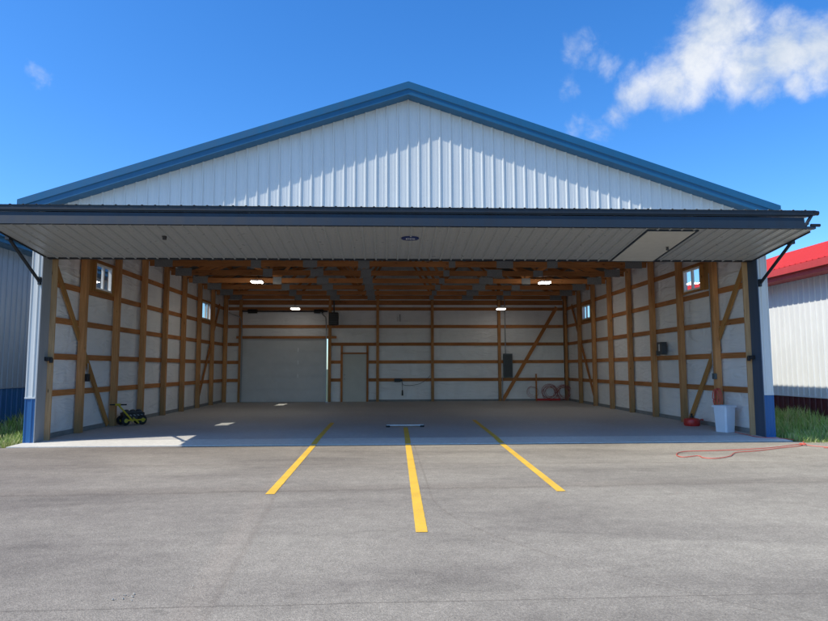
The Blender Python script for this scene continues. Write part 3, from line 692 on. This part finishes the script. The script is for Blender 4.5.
tag(m.build('loose_stones', M['stone']), 'pale crumbs of loose stone scattered on the asphalt', 'gravel', kind='stuff')

# ---------------------------------------------------------------- neighbouring hangars
def neighbour(name, label, sx, xw, ov, ztop, fh, wz, y0, y1, half, cw, cr, cf, cwn):
    B = thing(name, label, 'hangar', (sx * (xw + half), y0, 0)); ox, oy = sx * (xw + half), y0
    Lx = lambda x: x - ox; Ly = lambda y: y - oy
    xe = xw - ov; xc = xw + half; xf = xw + 2 * half
    rz = lambda x: ztop + .33 * ((x - xe) if x < xc else (2 * xc - xe - x))
    for xx, d in ((xw, -1), (xf, 1)):
        m = MB(); ribbed(m, y0, y1, wz, ztop - .05, lambda s_, t, h: (Lx(sx * (xx + d * h)), Ly(s_), t)); m.build('side_wall', cw, B)
        m = MB(); ribbed(m, y0, y1, -.1, wz, lambda s_, t, h: (Lx(sx * (xx + d * (h + .004))), Ly(s_), t)); m.build('wainscot', cwn, B)
        m = MB(); q = xx + d * .026; m.box(*sorted((Lx(sx * q), Lx(sx * (q + d * .012)))), 0, y1 - y0, wz - .015, wz + .02); m.build('drip_trim', cw, B)
    for yy, d in ((y0, -1), (y1, 1)):
        m = MB(); ribbed(m, xw, xf, -.1, lambda x: rz(x) - .06, lambda s_, t, h: (Lx(sx * s_), Ly(yy + d * h), t)) ; m.build('end_wall', cw, B)
    m = MB(); m.box(Lx(sx * xc) - 7.3, Lx(sx * xc) + 7.3, -.14, -.03, .02, 4.2 if ztop > 4.2 else ztop - .1); dr = m.build('hangar_door', cw, B)
    m = MB(); m.box(Lx(sx * xc) - 7.35, Lx(sx * xc) + 7.35, -.155, -.141, 2.02, 2.12); m.build('door_rail', cf, dr)
    for xa, xb in ((xe, xc), (xc, 2 * xc - xe)):
        m = MB()
        ribbed(m, y0 - .3, y1 + .3, xa, xb, lambda s_, t, h: (Lx(sx * t), Ly(s_), rz(t) + .01 + h)); m.build('roof', cr, B)
        m = MB(); m.face([(Lx(sx * xa), Ly(y), rz(xa) - .02) for y in (y0 - .3, y1 + .3)] + [(Lx(sx * xb), Ly(y), rz(xb) - .02) for y in (y1 + .3, y0 - .3)]); m.build('roof_liner', cf, B)
        for yy in (y0 - .3, y1 + .3):
            m = MB(); m.face([(Lx(sx * xa), Ly(yy), rz(xa) + .03), (Lx(sx * xb), Ly(yy), rz(xb) + .03), (Lx(sx * xb), Ly(yy), rz(xb) - .28), (Lx(sx * xa), Ly(yy), rz(xa) - .28)]); m.build('rake_trim', cf, B)
    for xx, d in ((xe, 1), (2 * xc - xe, -1)):
        m = MB(); m.box(*sorted((Lx(sx * xx), Lx(sx * (xx + d * .02)))), -.3, y1 - y0 + .3, ztop - fh, ztop + .005)
        m.box(*sorted((Lx(sx * (xx - d * .10)), Lx(sx * (xx - d * .002)))), -.3, y1 - y0 + .3, ztop - fh * .62, ztop - .035)   # gutter
        m.build('eave_fascia', cf, B)
        m = MB(); m.face([(Lx(sx * xx), -.3, ztop - fh), (Lx(sx * (xx + d * ov)), -.3, ztop - fh), (Lx(sx * (xx + d * ov)), y1 - y0 + .3, ztop - fh), (Lx(sx * xx), y1 - y0 + .3, ztop - fh)]); m.build('eave_soffit', cf, B)
    return B
neighbour('hangar', 'neighbouring white hangar with red roof and burgundy base on the right', 1, 11.0, .50, 4.20, .32, .66, -.1, 15.2, 7.6, M['nb_white'], M['red'], M['dkred'], M['burg'])
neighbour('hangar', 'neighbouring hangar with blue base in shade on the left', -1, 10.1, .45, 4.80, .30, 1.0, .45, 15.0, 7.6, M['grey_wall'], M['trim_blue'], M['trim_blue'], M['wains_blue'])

# ---------------------------------------------------------------- grass between the hangars
def blades(name, label, x0, x1, y0, y1, n, hfun, mat, clump=0):
    m = MB()
    for _ in range(n):
        x, y = random.uniform(x0, x1), y0 + (y1 - y0) * random.random() ** 1.7
        d = noise.noise((x * 1.3, y * 1.3, 5))
        if random.random() > .75 + .5 * d: continue
        h = hfun(x, y) * random.uniform(.45, 1.1) * (1 + .5 * d)
        if h < .02: continue
        w = random.uniform(.004, .010) * (1 + h); a_ = random.uniform(0, math.tau); lean = random.uniform(.05, .55) * h; b_ = random.uniform(0, math.tau)
        dx, dy = math.cos(a_) * w, math.sin(a_) * w; lx, ly = math.cos(b_) * lean, math.sin(b_) * lean
        u = random.random() ** 2; z0 = -.10
        p0, p1 = (x - dx, y - dy, z0), (x + dx, y + dy, z0)
        q0, q1 = (x - dx * .8 + lx * .35, y - dy * .8 + ly * .35, z0 + h * .6), (x + dx * .8 + lx * .35, y + dy * .8 + ly * .35, z0 + h * .6)
        tip = (x + lx, y + ly, z0 + h)
        m.face([p0, p1, q1, q0], [(u, 0), (u, 0), (u, .6), (u, .6)]); m.face([q0, q1, tip], [(u, .6), (u, .6), (u, 1)])
    o = m.build(name, mat); tag(o, label, 'grass', kind='stuff')
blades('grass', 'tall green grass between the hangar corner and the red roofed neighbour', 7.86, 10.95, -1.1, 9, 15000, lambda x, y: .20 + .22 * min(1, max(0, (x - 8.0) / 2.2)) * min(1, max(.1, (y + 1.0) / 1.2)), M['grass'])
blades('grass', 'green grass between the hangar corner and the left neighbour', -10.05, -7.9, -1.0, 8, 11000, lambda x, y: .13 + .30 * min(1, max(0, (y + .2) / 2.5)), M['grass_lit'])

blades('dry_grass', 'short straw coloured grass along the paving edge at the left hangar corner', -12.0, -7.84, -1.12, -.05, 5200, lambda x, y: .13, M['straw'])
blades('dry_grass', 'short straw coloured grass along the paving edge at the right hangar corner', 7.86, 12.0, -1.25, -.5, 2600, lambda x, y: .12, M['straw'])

# ---------------------------------------------------------------- light
SUN = Vector((-.76, -.31, 1)).normalized()
sd = bpy.data.lights.new('sun', 'SUN'); sd.energy = 5.0; sd.angle = R(.53); sd.color = (1, .935, .81)
so = bpy.data.objects.new('sun', sd); C.objects.link(so); so.rotation_euler = SUN.to_track_quat('Z', 'Y').to_euler(); so.location = (-20, -8, 30)
w = bpy.data.worlds.new('World'); S.world = w; w.use_nodes = True; nt = w.node_tree
bg = nt.nodes['Background']; bg.inputs[1].default_value = .145
sky = nt.nodes.new('ShaderNodeTexSky'); sky.sky_type = 'NISHITA'; sky.sun_disc = False
sky.sun_elevation = math.asin(SUN.z); sky.sun_rotation = math.atan2(SUN.x, SUN.y); sky.altitude = 300; sky.air_density = 1.0; sky.dust_density = .6; sky.ozone_density = 2.5
hs = N(nt, 'ShaderNodeHueSaturation', Saturation=1.3, Value=1.3); L(nt, sky.outputs[0], hs.inputs['Color'])
skyc = mix(nt, 1.0, hs.outputs[0], (.82, 1.05, 1.28), 'MULTIPLY')
# clouds: noise-broken puffs around fixed directions of the sky
dirv = nt.nodes.new('ShaderNodeTexCoord').outputs['Generated']
def warp(vec, scale, detail, rough, amt):
    nz = N(nt, 'ShaderNodeTexNoise', Scale=scale, Detail=detail, Roughness=rough); L(nt, vec, nz.inputs['Vector'])
    a_ = nt.nodes.new('ShaderNodeVectorMath'); a_.operation = 'SUBTRACT'; L(nt, nz.outputs['Color'], a_.inputs[0]); a_.inputs[1].default_value = (.5, .5, .5)
    b_ = nt.nodes.new('ShaderNodeVectorMath'); b_.operation = 'SCALE'; L(nt, a_.outputs[0], b_.inputs[0]); b_.inputs['Scale'].default_value = amt
    c_ = nt.nodes.new('ShaderNodeVectorMath'); L(nt, vec, c_.inputs[0]); L(nt, b_.outputs[0], c_.inputs[1]); return c_.outputs[0]
wv = warp(dirv, 20.0, 6.0, .6, .035)
total = None
PUFF = [((0.4441, 0.7768, 0.4465), 0.0681, 1), ((0.4264, 0.8035, 0.4154), 0.0635, 1), ((0.4756, 0.7810, 0.4048), 0.0636, 1), ((0.5082, 0.7564, 0.4119), 0.0574, 1), ((0.5414, 0.7380, 0.4028), 0.0528, 1), ((0.5622, 0.7323, 0.3844), 0.0516, 1), ((0.3927, 0.8289, 0.3984), 0.0538, 0.95), ((0.3592, 0.8449, 0.3965), 0.0451, 0.85), ((0.4446, 0.7606, 0.4730), 0.0398, 1), ((0.4198, 0.8212, 0.3865), 0.0379, 0.8), ((0.4960, 0.7834, 0.3745), 0.0348, 0.75), ((0.5345, 0.7596, 0.3707), 0.0330, 0.8), ((0.3320, 0.8676, 0.3703), 0.0303, 0.62), ((0.3416, 0.8566, 0.3867), 0.0353, 0.7), ((0.3126, 0.8813, 0.3544), 0.0330, 0.45), ((0.2811, 0.8900, 0.3590), 0.0290, 0.42), ((0.2717, 0.8457, 0.4593), 0.0370, 0.52), ((0.3003, 0.8460, 0.4406), 0.0290, 0.42), ((0.3146, 0.8466, 0.4292), 0.0260, 0.42), ((0.2641, 0.8738, 0.4083), 0.0310, 0.40), ((0.3985, 0.8458, 0.3547), 0.0180, 0.3), ((-0.4551, 0.8033, 0.3842), 0.0207, 0.56), ((-0.4611, 0.8063, 0.3706), 0.0114, 0.42), ]
for c_, r_, a_ in PUFF:
    c_ = Vector(c_).normalized()
    ds = nt.nodes.new('ShaderNodeVectorMath'); ds.operation = 'DISTANCE'; L(nt, wv, ds.inputs[0]); ds.inputs[1].default_value = c_
    mr = nt.nodes.new('ShaderNodeMapRange'); mr.interpolation_type = 'SMOOTHSTEP'; L(nt, ds.outputs['Value'], mr.inputs[0])
    mr.inputs[1].default_value = r_ * .1; mr.inputs[2].default_value = r_ * 1.34; mr.inputs[3].default_value = a_; mr.inputs[4].default_value = 0
    total = mr.outputs[0] if total is None else math_(nt, 'MAXIMUM', total, mr.outputs[0])
nf = N(nt, 'ShaderNodeTexNoise', Scale=26.0, Detail=9.0, Roughness=.62); L(nt, warp(dirv, 9.0, 3.0, .5, .05), nf.inputs['Vector'])
dsum = math_(nt, 'ADD', total, math_(nt, 'MULTIPLY', math_(nt, 'SUBTRACT', nf.outputs['Fac'], .5), 1.05))
edge_ = nt.nodes.new('ShaderNodeMapRange'); edge_.interpolation_type = 'SMOOTHSTEP'; L(nt, dsum, edge_.inputs[0])
edge_.inputs[1].default_value = .20; edge_.inputs[2].default_value = 1.12; edge_.inputs[3].default_value = 0; edge_.inputs[4].default_value = 1
dens = math_(nt, 'MULTIPLY', edge_.outputs[0], math_(nt, 'MINIMUM', math_(nt, 'MULTIPLY', total, 3.0), 1.0))
n3 = N(nt, 'ShaderNodeTexNoise', Scale=13.0, Detail=6.0, Roughness=.55); L(nt, warp(dirv, 9.0, 3.0, .5, .05), n3.inputs['Vector'])
shade = ramp(nt, n3.outputs['Fac'], [(.34, (4.3, 4.9, 5.7)), (.60, (6.3, 6.5, 6.8))])
L(nt, mix(nt, math_(nt, 'MULTIPLY', dens, .94), skyc, shade), bg.inputs[0])

# ---------------------------------------------------------------- camera
cd = bpy.data.cameras.new('camera'); cam = bpy.data.objects.new('camera', cd); C.objects.link(cam); S.camera = cam
cd.sensor_width = 36; cd.sensor_fit = 'HORIZONTAL'; cd.lens = 625.97 / 828 * 36; cd.clip_end = 3000; cd.clip_start = .05
cam.matrix_world = Matrix.Translation((-.4407, -13.4426, 1.4696)) @ Matrix.Rotation(-.0424, 4, 'Z') @ Matrix.Rotation(math.pi / 2 + .0917, 4, 'X') @ Matrix.Rotation(-.003, 4, 'Z')
S.view_settings.view_transform = 'Standard'; S.view_settings.look = 'None'; S.view_settings.exposure = 0; S.view_settings.gamma = 1
S.render.engine = 'CYCLES'; S.cycles.use_denoising = True; S.cycles.max_bounces = 10; S.cycles.diffuse_bounces = 8; S.cycles.transparent_max_bounces = 12
S.cycles.sample_clamp_indirect = 8
